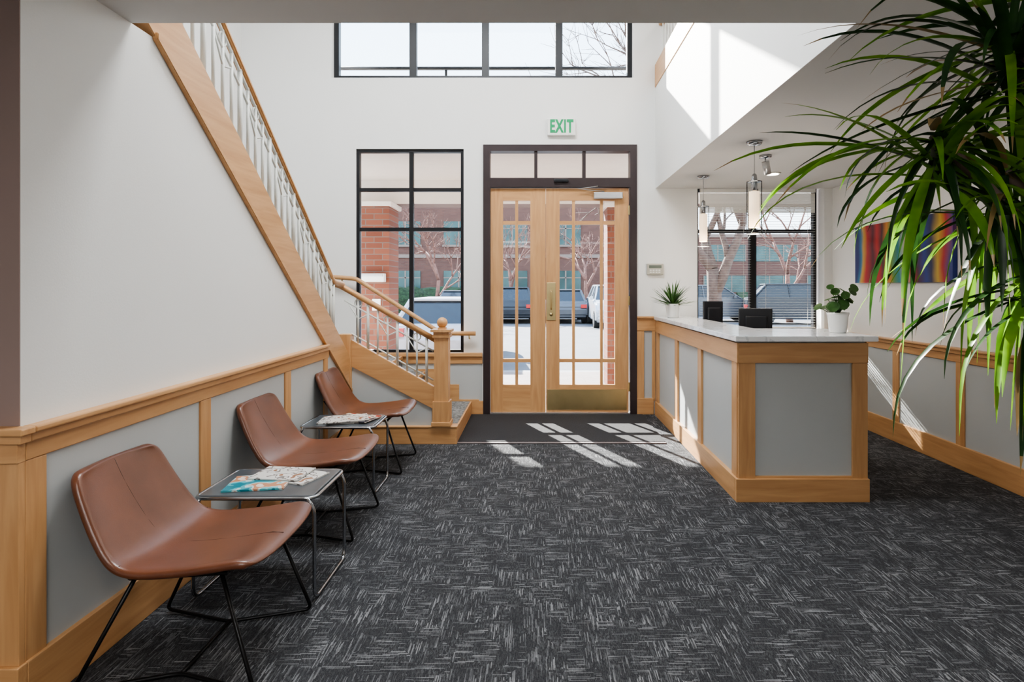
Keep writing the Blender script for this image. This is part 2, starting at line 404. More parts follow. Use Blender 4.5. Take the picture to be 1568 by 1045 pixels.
box('kick_plate',bx(838),bx(960),BY+.015,BY+.02,.045,bz(597),BRASS,g,.001)
box('lock_plate',bx(837),bx(851),BY+.012,BY+.02,bz(491),bz(433),BRASS,g,.003)
tube('door_pull',fillet([(bx(844),BY+.012,1.36),(bx(844),BY-.04,1.36),(bx(844),BY-.04,1.16),(bx(844),BY+.012,1.16)],.02),.009,BRASS,g)
tube('lock_cylinder',[(bx(844),BY+.014,1.10),(bx(844),BY-.004,1.10)],.02,BRASS,g,16)
box('closer_body',bx(909),bx(953),BY-.04,BY+.02,bz(305),bz(295),STEEL,g,.008)
tube('closer_arm',[(bx(925),BY-.02,bz(294)),(bx(885),BY-.03,bz(290)),(bx(915),BY-.025,bz(286))],.006,STEEL,g)
box('strike_sensor',bx(848),bx(870),BY-.05,BY-.02,bz(280),bz(275),BLACKP,g,.006)
boxes('hinges',[(bx(962),bx(965),BY+.005,BY+.02,h,h+.1) for h in (.25,1.2,2.2)],BRASS,g)
g=group('exit_sign')
box('housing',bx(838),bx(881),BY-.045,BY,bz(209),bz(183),PLASTW,g,.008)
def text(s,size,loc,mat,parent,ext=.004):
    cu=bpy.data.curves.new('txt','FONT'); cu.body=s; cu.size=size; cu.extrude=ext; cu.align_x='CENTER'; cu.align_y='CENTER'; cu.offset=.0055
    cu.space_character=1.12
    o=bpy.data.objects.new('tmp',cu); COL.objects.link(o); bpy.context.view_layer.update()
    me=bpy.data.meshes.new_from_object(o.evaluated_get(bpy.context.evaluated_depsgraph_get()))
    bpy.data.objects.remove(o); me.materials.clear(); me.materials.append(mat)
    n=bpy.data.objects.new('lettering',me); COL.objects.link(n); n.location=loc; n.rotation_euler=(math.pi/2,0,0); n.scale=(.74,1.25,1); n.parent=parent
text('EXIT',.155,((bx(838)+bx(881))/2,BY-.047,(bz(209)+bz(183))/2),EXITG,g,.002)
g=group('alarm_keypad')
box('case',bx(990),bx(1015),BY-.03,BY,bz(421),bz(404),simple('keypad_beige',(.45,.43,.37),.5),g,.006)
box('display',bx(993),bx(1012),BY-.032,BY-.029,bz(411),bz(406.5),simple('lcd_grey',(.08,.11,.09),.3),g)
boxes('buttons',[(bx(994+i*4.4),bx(997+i*4.4),BY-.034,BY-.029,bz(415+j*3),bz(413.2+j*3)) for i in range(4) for j in range(2)],PLASTW,g)
g=group('door_mat')
box('pile',-.70,1.17,5.17,6.28,.001,.012,MAT,g,.003)
box('edge_strip',-.70,1.17,5.13,5.17,.001,.009,simple('mat_edge',(.18,.15,.15),.7),g,.002)

# ---------------------------------------------------------------- staircase
g=group('staircase')
NY=5.13
steps=[(-.72,.146),(-.97,.31),(-1.22,.475),(-1.47,.64)]
bm=bmesh.new()
for i,(x,z) in enumerate(steps):
    xe=steps[i+1][0] if i<3 else WL
    addbox(bm,xe,x,(NY+.10 if i else NY+.005),BY-.004,0,z)
mk('lower_steps',bm,STAIRCARP,g)
box('first_step_front',LX+.001,-.715,NY-.012,NY+.005,0,.146,WX,g,.003)
box('first_step_end',-.719,-.700,NY-.010,BY-.03,0,.1465,WY,g,.003)
box('first_step_top',LX+.02,-.696,NY-.018,NY+.10,.1465,.160,WX,g,.004)
rise=(F2-.64)/13; run=.23
bm=bmesh.new()
for i in range(12):
    ya=NY-run*(i+1); z=.64+rise*(i+1)
    addbox(bm,WL,LX-.095,max(ya,SL+.001),NY-run*i,max(z-.4,0.02),z)
mk('upper_steps',bm,STAIRCARP,g)
S=.29
prism('upper_stringer',[(NY+.05,low(NY+.05)),(SL+.01,low(SL+.01)),(SL+.01,low(SL+.01)+S),(NY+.05,low(NY+.05)+S)],'x',LX-.10,LX+.014,WY,g,.003)
prism('upper_stringer_moulding',[(NY+.05,low(NY+.05)-.012),(SL+.13,low(SL+.13)-.012),(SL+.13,low(SL+.13)+.02),(NY+.05,low(NY+.05)+.02)],'x',LX-.0,LX+.026,WY,g,.003)
box('landing_corner_post',LX-.09,LX+.02,NY-.02,NY+.09,.15,.98,WZ,g,.004)
def ls(x): return .50+.57*(-.90-x)
prism('lower_stringer',[(-.90,ls(-.90)-.20),(-.90,ls(-.90)),(LX,ls(LX)),(LX,ls(LX)-.24)],'y',NY+.015,NY+.07,WX,g,.003)
prism('lower_side_panel',[(-.93,.15),(-.93,ls(-.93)-.18),(LX,ls(LX)-.2),(LX,.15)],'y',NY+.03,NY+.05,PANEL,g)
boxes('wall_skirt',[(-.84,-.62,BY-.024,BY-.002,.0,.165),(-1.08,-.84,BY-.024,BY-.002,.0,.33),(-1.33,-1.08,BY-.024,BY-.002,0,.50)],WX,g)
boxes('nosings',[(x-.005,x+.018,NY+.10,BY-.03,z-.03,z+.003) for x,z in steps[1:]],WY,g)
g=group('stair_railing')
RXX=LX-.045
def ur(y): return 1.585+.81*(4.657-y)
prism('upper_handrail',[(4.80,ur(4.80)),(SL+.02,ur(SL+.02)),(SL+.02,ur(SL+.02)+.035),(4.80,ur(4.80)+.035)],'x',RXX-.025,RXX+.025,WY,g,.008)
bm=bmesh.new()
def st(y): return low(y)+S
addbar=lambda y0,z0,y1,z1,h: addtube(bm,[(RXX,y0,z0),(RXX,y1,z1)],h,6)
addbar(4.85,ur(4.85)-.10,SL+.02,ur(SL+.02)-.10,.008)
addbar(4.85,st(4.85)+.05,SL+.02,st(SL+.02)+.05,.008)
addbar(4.85,ur(4.85)-.012,SL+.02,ur(SL+.02)-.012,.010)
y=4.80;i=0
while y>SL+.05:
    wd=.014 if i%4==0 else .0095
    addtube(bm,[(RXX,y,st(y)-.01),(RXX,y,ur(y))],wd,6)
    if i%4==2:
        c=Vector((RXX,y-.0,ur(y)-.052)); addtube(bm,[c+Vector((0,math.cos(a)*.036,math.sin(a)*.036-.0)) for a in [2*math.pi*k/14 for k in range(14)]],.006,5,True)
        addtube(bm,[(RXX,y+.085,ur(y+.085)-.11),(RXX,y,ur(y)-.20),(RXX,y-.085,ur(y-.085)-.11)],.006,5)
    y-=.092;i+=1
def lr(x): return .93+.57*(-.945-x)
LY=NY+.045
addtube(bm,[(-.92,LY,lr(-.92)-.09),(-1.72,LY,lr(-1.72)-.09)],.008,6)
addtube(bm,[(-.92,LY,ls(-.92)+.05),(-1.66,LY,ls(-1.66)+.05)],.008,6)
x=-.98;i=0
while x>-1.66:
    addtube(bm,[(x,LY,ls(x)-.01),(x,LY,lr(x)+.01)],.013 if i%3==0 else .0095,6)
    if i%3==1:
        c=Vector((x,LY,lr(x)-.045)); addtube(bm,[c+Vector((math.cos(a)*.033,0,math.sin(a)*.033)) for a in [2*math.pi*k/14 for k in range(14)]],.006,5,True)
        addtube(bm,[(x-.085,LY,lr(x-.085)-.10),(x,LY,lr(x)-.19),(x+.085,LY,lr(x+.085)-.10)],.006,5)
    x-=.088;i+=1
mk('balusters',bm,METALW,g,True)
tube('lower_handrail',fillet([(-.90,LY,lr(-.90)+.02),(-1.76,LY,lr(-1.76)+.02),(-1.80,LY,lr(-1.76)+.03)],.03),.026,WX,g,12)
tube('corner_rail_link',fillet([(-1.78,LY,lr(-1.76)+.025),(RXX,LY-.06,lr(-1.76)+.03),(RXX,4.85,ur(4.85)+.02),(RXX,4.70,ur(4.70)+.018)],.04),.024,WY,g,10)
tube('corner_metal_post',[(RXX,4.86,st(4.86)-.02),(RXX,4.86,ur(4.86))],.016,METALW,g,8)
FY=BY-.09
tube('far_handrail',fillet([(-.65,FY,PZ(511,6.24)),(-1.02,FY,PZ(511,6.24)),(-1.95,FY,PZ(427,6.24)),(-2.25,FY,PZ(424,6.24)),(-2.25,BY-.0,PZ(424,6.24))],.05),.024,WX,g,12)
bm=bmesh.new()
for xx in (-.72,-2.1): addtube(bm,fillet([(xx,FY,(.90 if xx>-1 else 1.50)-.02+.0),(xx,FY,(.84 if xx>-1 else 1.42)),(xx,BY-.002,(.84 if xx>-1 else 1.42))],.02),.007,6)
mk('rail_brackets',bm,BRASS,g,True)
nx=-.84; ny=NY+.045; hw=.075
bm=bmesh.new()
for (h,a,b2) in ((hw,.161,.38),(hw-.012,.38,.95),(hw+.002,.95,.975),(hw-.006,.975,1.0),(hw+.016,1.0,1.022),(.035,1.022,1.04)):
    addbox(bm,nx-h,nx+h,ny-h,ny+h,a,b2)
mk('newel_post',bm,WZ,g)
bm=bmesh.new(); bmesh.ops.create_uvsphere(bm,u_segments=24,v_segments=14,radius=.048,matrix=Matrix.Translation((nx,ny,1.08))); mk('newel_ball',bm,WZ,g,True)
box('newel_plinth',nx-hw-.01,nx+hw+.01,ny-hw-.01,ny+hw+.01,.161,.20,WX,g,.004)

# ---------------------------------------------------------------- reception counter
g=group('reception_counter')
cx0,cx1,cy0=1.325,2.17,3.756; iy=4.36; ix=1.62; bh=1.045
boxes('core',[(cx0+.012,cx1-.012,cy0+.012,iy,.005,bh),(cx0+.012,ix,iy,BY-.03,.005,bh)],PANEL,g)
TZ=1.082
prism('quartz_slab',[(cx0-.03,cy0-.04),(cx1+.05,cy0-.04),(cx1+.05,iy+.06),(ix+.06,iy+.06),(ix+.06,BY-.045),(cx0-.03,BY-.045)],'z',TZ-.035,TZ,QUARTZ,g,.003)
pw=.10
box('front_band',cx0-.0,cx1-.001,cy0-.012,cy0+.011,.905,1.035,WX,g,.002)
box('front_post_l',cx0-.001,cx0+pw+.01,cy0-.006,cy0+.011,.15,.905,WZ,g,.002)
box('front_post_r',cx1-pw,cx1-.001,cy0-.006,cy0+.011,.15,.905,WZ,g,.002)
box('front_bottom_rail',cx0+pw,cx1-pw,cy0-.004,cy0+.012,.12,.165,WX,g,.002)
box('front_base',cx0-.0195,cx1+.004,cy0-.02,cy0+.011,0,.15,WX,g,.002)
box('side_band',cx0-.0115,cx0+.012,cy0-.0115,BY-.04,.905,1.035,WY,g,.002)
for yc in (cy0+.062,4.63,5.40,BY-.09):
    box('side_post',cx0-.006,cx0+.012,yc-.05,yc+.05,.15,.905,WZ,g,.002)
box('side_base',cx0-.02,cx0+.012,cy0+.0112,BY-.04,0,.15,WY,g,.002)
box('end_panel',cx1-.012,cx1+.002,cy0+.0112,iy,.0,1.04,WZ,g,.002)
g=group('office_desk')
boxes('desk_top',[(ix+.002,2.25,4.37,BY-.06,.71,.74)],DARKTOP,g)
boxes('desk_panels',[(2.18,2.21,4.45,4.9,.002,.71),(2.18,2.21,5.8,6.2,.002,.71),(1.64,2.18,6.18,6.2,.002,.71)],WZ,g)
def monitor(x,y,rz,w,h):
    g=group('computer_monitor',(x,y,.741),rz)
    box('screen',-w/2,w/2,-.012,.018,.16,.16+h,BLACKP,g,.006)
    box('screen_back',-w/3,w/3,-.04,-.012,.22,.10+h,BLACKP,g,.012)
    box('stand',-.025,.025,-.05,-.03,.0,.3,BLACKM,g,.003); box('foot',-.11,.11,-.11,.06,0,.012,BLACKM,g,.004)
monitor(1.86,4.86,-.15,.27,.32); monitor(1.76,5.70,.1,.20,.36)
g=group('desk_phone',(2.08,4.58,.741),.3)
box('base',-.08,.08,-.08,.08,0,.05,BLACKP,g,.01)
tube('handset',fillet([(-.05,-.075,.07),(-.05,-.05,.09),(-.05,.05,.09),(-.05,.075,.07)],.02),.02,BLACKP,g)

# ---------------------------------------------------------------- pendants, downlights
def pendant(x,y):
    g=group('pendant_lamp',(x,y,0))
    lathe('canopy',[(.058,-.001),(.058,-.012),(.05,-.024),(.012,-.03)],(0,0,CH),CHROME,g)
    tube('cord',[(0,0,CH-.03),(0,0,2.22)],.003,STEEL,g,6)
    lathe('cap',[(.008,.06),(.018,.05),(.022,0),(.022,-.07),(.018,-.075)],(0,0,2.19),CHROME,g)
    lathe('frosted_shade',[(.038,0),(.038,-.27),(.032,-.27)],(0,0,2.115),LAMPG,g)
    bm=bmesh.new(); seg=28
    rr=.055
    A=[bm.verts.new((rr*math.cos(2*math.pi*k/seg),rr*math.sin(2*math.pi*k/seg),2.19)) for k in range(seg)]
    B=[bm.verts.new((rr*math.cos(2*math.pi*k/seg),rr*math.sin(2*math.pi*k/seg),1.80)) for k in range(seg)]
    for k in range(seg): bm.faces.new([A[k],A[(k+1)%seg],B[(k+1)%seg],B[k]])
    mk('clear_cylinder',bm,GLASS2,g,True)
    lathe('top_disc',[(.055,.0),(.055,.003)],(0,0,2.188),CHROME,g)
    tube('bottom_rim',[(.055*math.cos(2*math.pi*k/28),.055*math.sin(2*math.pi*k/28),1.80) for k in range(28)],.0022,STEEL,g,5,True)
    l=bpy.data.lights.new('pendant_bulb','POINT'); l.energy=6; l.color=(1,.85,.68); l.shadow_soft_size=.05
    o=bpy.data.objects.new('pendant_bulb',l); o.location=(0,0,1.76); COL.objects.link(o); o.parent=g
pendant(1.637,4.3); pendant(1.644,5.63)
def downlight(x,y,z=CH):
    g=group('recessed_downlight',(x,y,z))
    lathe('ring',[(.075,0),(.075,-.008),(.055,-.01),(.055,-.002)],(0,0,0),PLASTW,g)
    lathe('lens',[(.052,-.001),(.052,-.0125)],(0,0,0),DOWNL,g)
    l=bpy.data.lights.new('spot','SPOT'); l.energy=25; l.color=(1,.86,.7); l.spot_size=1.9; l.spot_blend=.6; l.shadow_soft_size=.05
    o=bpy.data.objects.new('spot',l); o.location=(0,0,-.03); COL.objects.link(o); o.parent=g
downlight(2.27,5.5); downlight(2.4,.9); downlight(-.9,.6); downlight(.4,-.5)  # first is in view; the rest are unseen and added for fill
g=group('ceiling_spotlight',(1.90,4.75,0))
lathe('base',[(.05,-.001),(.05,-.02),(.01,-.025)],(0,0,CH),CHROME,g)
tube('stem',[(0,0,CH-.02),(0,0,CH-.06)],.006,CHROME,g)
tube('head',[(0,.0,CH-.05),(.03,.03,CH-.15)],.03,STEEL,g,16)
def panel(x,y,z,sx,sy,e,col=(1,.99,.97)):  # unseen fill lights shaped as ceiling panels, added to brighten the room
    g=group('added_fill_panel',(x,y,z))
    bm=bmesh.new(); addbox(bm,-sx/2-.03,sx/2+.03,-sy/2-.03,sy/2+.03,-.03,-.001); mk('housing',bm,PLASTW,g)
    bm=bmesh.new(); addbox(bm,-sx/2,sx/2,-sy/2,sy/2,-.035,-.03); mk('fill_glow',bm,FILLGLOW,g)
    l=bpy.data.lights.new('added_fill_light','AREA'); l.shape='RECTANGLE'; l.size=sx; l.size_y=sy; l.energy=e; l.color=col
    o=bpy.data.objects.new('added_fill_light',l); o.location=(0,0,-.045); COL.objects.link(o); o.parent=g
panel(-.4,-.6,CH,1.2,.6,30); panel(1.6,-.9,CH,1.2,.6,10); panel(-.4,-2.2,CH,1.2,.6,32)
panel(-.8,3.6,TOP,2.4,1.2,150,(.93,.97,1)); panel(2.3,3.5,TOP,.6,1.2,30)  # added fill for the double-height space and upper floor

# ---------------------------------------------------------------- painting
g=group('wall_painting')
m,nt,b=newmat('abstract_paint')
mp=mapping(nt,(1,1,1)); n=N(nt,'ShaderNodeTexNoise'); n.inputs['Scale'].default_value=2.2
nt.links.new(mp.outputs[0],n.inputs['Vector'])
sp=N(nt,'ShaderNodeSeparateXYZ'); nt.links.new(mp.outputs[0],sp.inputs[0])
ma=N(nt,'ShaderNodeMath',operation='MULTIPLY_ADD'); ma.inputs[1].default_value=-1/1.35; ma.inputs[2].default_value=5.81/1.35-.08
nt.links.new(sp.outputs[1],ma.inputs[0])
mb=N(nt,'ShaderNodeMath',operation='MULTIPLY_ADD'); mb.inputs[1].default_value=.16; nt.links.new(n.outputs['Fac'],mb.inputs[0]); nt.links.new(ma.outputs[0],mb.inputs[2])
def dk(c): return tuple(q*.7 for q in c)
r=ramp(nt,[(.02,dk((.01,.03,.20))),(.06,dk((.02,.25,.45))),(.09,dk((.75,.45,.05))),(.14,dk((.6,.02,.02))),(.22,dk((.10,.0,.01))),(.28,dk((.65,.03,.02))),(.34,dk((.06,.01,.01))),(.40,dk((.8,.30,.03))),(.45,dk((.15,.35,.06))),(.52,dk((.02,.30,.35))),(.58,dk((.6,.65,.5))),(.63,dk((.7,.03,.03))),(.70,dk((.08,.01,.02))),(.77,dk((.02,.06,.35))),(.83,dk((.02,.03,.12))),(.89,dk((.75,.5,.05))),(.94,dk((.6,.02,.02))),(1,dk((.02,.05,.3)))])
nt.links.new(mb.outputs[0],r.inputs[0]); nt.links.new(r.outputs[0],b.inputs['Base Color']); b.inputs['Roughness'].default_value=.3
box('canvas',RX-.04,RX-.001,4.45,5.81,1.44,2.0,m,g,.003)

# ---------------------------------------------------------------- chairs
def chair(x,y,rz):
    g=group('lounge_chair',(x,y,0),rz)
    prof=[(-.350,.745,.185),(-.346,.730,.218),(-.332,.698,.232),(-.303,.638,.242),(-.263,.568,.253),(-.218,.498,.264),(-.176,.445,.272),(-.132,.411,.279),(-.070,.397,.284),(.02,.402,.287),(.12,.411,.288),(.22,.426,.288),(.285,.436,.287),(.322,.434,.283),(.336,.428,.276),(.338,.422,.266)]
    bm=bmesh.new(); ns=14; rows=[]
    for i,(px,pz,w) in enumerate(prof):
        row=[]
        t=i/(len(prof)-1)
        kb=max(0,1-t*2.1)
        for j in range(ns+1):
            s=-1+2*j/ns
            cup=.032*min(kb*1.6,1)*abs(s)**2.2
            fr=-.018*abs(s)**4 if i>=12 else 0
            row.append(bm.verts.new((px+cup+fr,s*w,pz+.022*abs(s)**2.5*(1-min(kb*1.6,1)))))
        rows.append(row)
    for A,B in zip(rows,rows[1:]):
        for j in range(ns): bm.faces.new([A[j],A[j+1],B[j+1],B[j]])
    o=mk('seat_shell',bm,LEATHER,g,True)
    md=o.modifiers.new('thick','SOLIDIFY'); md.thickness=.034; md.offset=0
    md=o.modifiers.new('sub','SUBSURF'); md.levels=2; md.render_levels=2
    sm=[]
    for i,p in enumerate(prof):
        a=prof[max(0,i-1)]; c=prof[min(len(prof)-1,i+1)]
        t=Vector((c[0]-a[0],0,c[1]-a[1])).normalized(); nn=Vector((-t.z,0,t.x))
        if nn.z<0: nn=-nn
        sm.append(Vector((p[0],0,p[1]))+nn*.0158)
    tube('centre_seam',sm[1:-2],.0024,SEAM,g,5)
    px,pz,w=prof[7]
    tube('cross_seam',[(px+.010,s*w*.95,pz+.0145+.021*abs(s)**2.5*.93) for s in [k/8-1 for k in range(17)]],.0026,SEAM,g,5)
    bm=bmesh.new(); R=.0075
    for s in (1,-1):
        pts=[(.20,s*.21,.395),(.335,s*.255,.012),(.03,s*.16,.012),(-.29,s*.255,.012),(-.10,s*.21,.385)]
        addtube(bm,fillet(pts,.03,4),R,8)
        addtube(bm,[(.22,s*.21,.398),(-.12,s*.21,.378)],R,8)
        addtube(bm,[(-.12,s*.21,.378),(-.27,s*.19,.54)],R,8)
    addtube(bm,[(.03,.16,.012),(.03,-.16,.012)],R,8)
    for xx in (.20,-.10): addtube(bm,[(xx,.21,.388),(xx,-.21,.388)],R,8)
    mk('wire_frame',bm,BLACKM,g,True)
chair(-1.300,2.225,0); chair(-1.325,3.385,0); chair(-1.325,4.525,0)
def cover(name,stops,sc):
    m,nt,b=newmat(name); mp=mapping(nt,(1,1,1)); n=N(nt,'ShaderNodeTexNoise'); n.inputs['Scale'].default_value=sc; n.inputs['Detail'].default_value=2
    nt.links.new(mp.outputs[0],n.inputs['Vector']); r=ramp(nt,stops,'CONSTANT'); nt.links.new(n.outputs['Fac'],r.inputs[0]); nt.links.new(r.outputs[0],b.inputs['Base Color']); b.inputs['Roughness'].default_value=.2; return m
C1=cover('magazine_cover_teal',[(0,(.02,.20,.26)),(.46,(.10,.40,.45)),(.52,(.5,.62,.62)),(.57,(.50,.24,.14)),(.64,(.70,.62,.55))],9)
C2=cover('magazine_cover_white',[(0,(.65,.64,.61)),(.5,(.22,.20,.19)),(.55,(.68,.66,.64)),(.64,(.30,.16,.10))],16)
C3=cover('magazine_cover_red',[(0,(.4,.05,.04)),(.46,(.65,.6,.5)),(.56,(.08,.08,.10))],12)
def magazine(x,y,z,rz,m,w=.21,h=.28,t=.008):
    g=group('magazine',(x,y,z),rz)
    box('pages',-h/2+.001,h/2-.001,-w/2+.002,w/2-.001,.001,t-.001,PLASTW,g)
    bm=bmesh.new(); addbox(bm,-h/2,h/2,-w/2,w/2,t-.001,t); addbox(bm,-h/2,h/2,-w/2,w/2,0,.001); addbox(bm,-h/2,h/2,-w/2,-w/2+.001,.001,t-.001); mk('cover',bm,m,g)
def sidetable(x,y,z=.47,sx=.54,sy=.42):
    g=group('side_table',(x,y,0))
    a,b2=sx/2,sy/2
    box('top',-a+.012,a-.012,-b2+.012,b2-.012,z-.022,z-.004,DARKTOP,g,.004)
    bm=bmesh.new(); R=.0085; zr=z-.013
    addtube(bm,fillet([(-a,-b2,zr),(a,-b2,zr),(a,b2,zr),(-a,b2,zr)],.05,5,True),R,8,True)
    for s in (1,-1):
        addtube(bm,fillet([(s*(a-.03),-b2,zr),(s*a,-b2-.0,zr-.05),(s*a,-b2,.01),(s*a,b2,.01),(s*a,b2,zr-.05),(s*(a-.03),b2,zr)],.05,6),R,8)
    mk('chrome_frame',bm,CHROME,g,True)
sidetable(-1.255,2.76,sy=.40); sidetable(-1.335,4.03,sx=.50,sy=.36)
magazine(-1.31,2.73,.467,.15,C1,.21,.27); magazine(-1.18,2.83,.467,-.35,C2,.19,.25,t=.006); magazine(-1.25,2.84,.476,-.1,C2,.19,.25,t=.006)
magazine(-1.36,4.02,.467,.1,C2); magazine(-1.26,4.05,.476,-.3,C3,t=.006); magazine(-1.31,4.0,.483,.35,C2,t=.006)

# ---------------------------------------------------------------- plants
def addleaf(bm,base,az,el,L,W,droop,n=9,mi=0,twist=0,rnd=0,rg=random):
    p=Vector(base); e=el; pts=[];ds=[]
    tip=rg.random()<.35
    for i in range(n+1):
        d=Vector((math.cos(az)*math.cos(e),math.sin(az)*math.cos(e),math.sin(e)))
        pts.append(p.copy()); ds.append(d); p+=d*L/n
        e=max(e-droop*(.4+1.2*i/n)/n,-1.5); az+=rnd/n
    prev=None
    for i in range(n+1):
        t=i/n; w=W*(min(1,.55+t*2.2))*(1-t**2.6)+.0006
        side=ds[i].cross(Vector((0,0,1)))
        if side.length<.05: side=Vector((-math.sin(az),math.cos(az),0))
        side.normalize(); up=side.cross(ds[i])
        side=side*math.cos(twist*t)+up*math.sin(twist*t); up=side.cross(ds[i])
        row=[bm.verts.new(pts[i]+side*w/2+up*w*.16),bm.verts.new(pts[i]),bm.verts.new(pts[i]-side*w/2+up*w*.16)]
        if prev:
            for k in range(2):
                f=bm.faces.new([prev[k],prev[k+1],row[k+1],row[k]]); f.material_index=2 if (tip and mi<2 and i>=n) else mi; f.smooth=True
        prev=row
g=group('dracaena_plant')
pb=(1.50,1.22)
lathe('planter',[(.14,.0),(.17,.02),(.20,.38),(.21,.40),(.19,.40),(.185,.36)],(pb[0],pb[1],0.001),simple('planter_grey',(.25,.25,.26),.5),g)
lathe('soil',[(.186,.352),(.186,.362)],(pb[0],pb[1],0.001),SOIL,g)
heads=[((.985,1.20,1.90),84,0,(-.8,1.1)),((.86,1.24,1.72),70,1,(-1.0,.9)),((1.03,1.26,1.64),52,1,(-1.25,.6)),((1.12,1.18,2.02),36,0,(-.8,.8)),((1.10,1.24,1.46),44,1,(-1.35,.3))]
stems=[[(1.50,1.20,.36),(1.46,1.2,1.1),(1.22,1.2,1.6),(.985,1.20,1.92)],[(1.46,1.24,.36),(1.42,1.25,.9),(1.18,1.25,1.42),(.86,1.24,1.73)],[(1.54,1.22,.36),(1.48,1.24,.95),(1.3,1.24,1.4),(1.03,1.26,1.65)],[(1.52,1.18,.36),(1.46,1.18,1.3),(1.12,1.18,2.03)],[(1.50,1.26,.36),(1.45,1.25,.9),(1.10,1.24,1.47)]]
bm=bmesh.new()
for s in stems: addtube(bm,fillet(s,.3,6),.012,8)
mk('stems',bm,BARK,g,True)
bm=bmesh.new(); rr=random.Random(5)
for hi,(h,cnt,low_,er) in enumerate(heads):
    for i in range(cnt):
        az=rr.uniform(0,2*math.pi); el=rr.uniform(*er); L=rr.uniform(.30,.50)
        base=Vector(h)+Vector((math.cos(az)*.012,math.sin(az)*.012,rr.uniform(-.10,.02)))
        if math.sin(az)<-.6: L*=.7
        if hi==1 and math.cos(az)<-.3 and el<-.2: L*=.8
        mi=rr.choice([0,0,1,1,1]) if low_ else rr.choice([0,0,0,1])  # lower heads take more of the sunlit leaf colour
        if rr.random()<.05: mi=2
        if h[2]+L*math.sin(max(el,0))>2.44: el=.4
        addleaf(bm,base,az,el,L,rr.uniform(.014,.024),rr.uniform(.5,1.8),10,mi,rr.uniform(-.8,.8),rr.uniform(-.3,.3),rr)
mk('leaves',bm,[LEAFD,LEAFL,LEAFT],g)

g=group('potted_succulent',(1.43,5.98,TZ+.001))
lathe('pot',[(.055,0),(.06,.01),(.078,.14),(.08,.145),(.07,.145),(.068,.125)],(0,0,0),POT,g)
lathe('soil',[(.068,.12),(.068,.126)],(0,0,0),SOIL,g)
bm=bmesh.new(); rr=random.Random(3)
for i in range(60):
    el=rr.uniform(.1,1.4); addleaf(bm,(0,0,.12),rr.uniform(0,6.28),el,rr.uniform(.20,.30),.024,rr.uniform(-.2,.7),5,0,0,0,rr)
mk('leaves',bm,LEAFM,g)
g=group('potted_houseplant',(2.12,4.03,TZ+.001))
lathe('pot',[(.052,0),(.056,.008),(.068,.12),(.072,.125),(.072,.14),(.064,.14),(.062,.12)],(0,0,0),POT,g)
lathe('soil',[(.062,.118),(.062,.124)],(0,0,0),SOIL,g)
bm=bmesh.new(); bl=bmesh.new(); rr=random.Random(9)
for i in range(26):
    az=i*2.4; r1=rr.uniform(.02,.14); zt=rr.uniform(.17,.32)
    tip=Vector((math.cos(az)*r1,math.sin(az)*r1,zt))
    addtube(bl,[(0,0,.12),(tip.x*.4,tip.y*.4,zt*.75),tip],.0025,5)
    nrm=Vector((math.cos(az)*.6+rr.uniform(-.3,.3),math.sin(az)*.6-.5,.7)).normalized(); a=nrm.orthogonal().normalized(); b2=nrm.cross(a); R=rr.uniform(.028,.044)
    c=bm.verts.new(tip-nrm*.004); ring=[bm.verts.new(tip+(a*math.cos(k*math.pi/7)+b2*math.sin(k*math.pi/7)*.85)*R) for k in range(14)]
    for k in range(14): f=bm.faces.new([c,ring[k],ring[(k+1)%14]]); f.smooth=True
mk('leaves',bm,LEAFM,g); mk('stalks',bl,LEAFM,g,True)

# ---------------------------------------------------------------- exterior
OY=BY+WT
GZ=-.02; PG=-.20
box('ground_sidewalk',-14,14,OY,9.6,GZ-.3,GZ,PAVE)
box('ground_parking',-60,60,9.6,90,PG-.14,PG,ASPH)
box('ground_kerb',-14,14,9.6,9.8,GZ-.3,GZ+.0,CONC)
g=group('porch_canopy')
FB=2.61
box('soffit',-3.9,4.6,OY,8.7,2.95,3.0,PORCHW,g)
box('fascia_beam',-3.9,4.6,8.35,8.75,FB,3.25,FASC,g)
box('fascia_inner',-3.9,4.6,8.33,8.35,FB,2.95,PORCHW,g)
box('canopy_roof',-3.9,4.6,OY,8.75,3.0,3.25,PORCHW,g)
def column(x0,x1,y0,y1,h):
    g=group('brick_column'); box('shaft',x0,x1,y0,y1,GZ+.001,h-.07,BRICK,g); box('capital',x0-.04,x1+.04,y0-.03,y1+.03,h-.07,h,PORCHW,g,.01)
column(-2.60,-2.05,8.05,8.60,FB-.005); column(1.02,1.45,8.15,8.58,FB-.005)
g=group('wall_mailbox'); box('box',PX(552,8.0),PX(590,8.0),7.93,8.048,PZ(432,8.0),PZ(419,8.0),PLASTW,g,.01); box('flap',PX(554,8.0),PX(588,8.0),7.92,7.93,PZ(424,8.0),PZ(420,8.0),STEEL,g,.003)
g=group('intercom_panel'); box('plate',PX(569,8.0),PX(582,8.0),8.02,8.048,PZ(476,8.0),PZ(458,8.0),PLASTW,g,.006); box('button',PX(573,8.0),PX(578,8.0),8.012,8.02,PZ(472,8.0),PZ(467,8.0),STEEL,g)
g=group('exterior_guard_rail'); tube('rail',[(-3.5,6.75,3.97),(2.2,6.75,3.97)],.022,BLACKM,g)
bm=bmesh.new()
for x in (-3.4,-1.05,.3,2.1): addtube(bm,[(x,6.75,3.25),(x,6.75,3.97)],.015,6)
mk('posts',bm,BLACKM,g)
g=group('office_building')
box('body',-36,11,42,56,PG-.02,7.6,BRICKF,g); box('parapet',-36.1,11.1,41.9,56.1,7.6,7.9,TANB,g)
box('belt_course',-36.05,11.05,41.93,42,3.55,3.8,TANB,g)
W=[];FR=[]
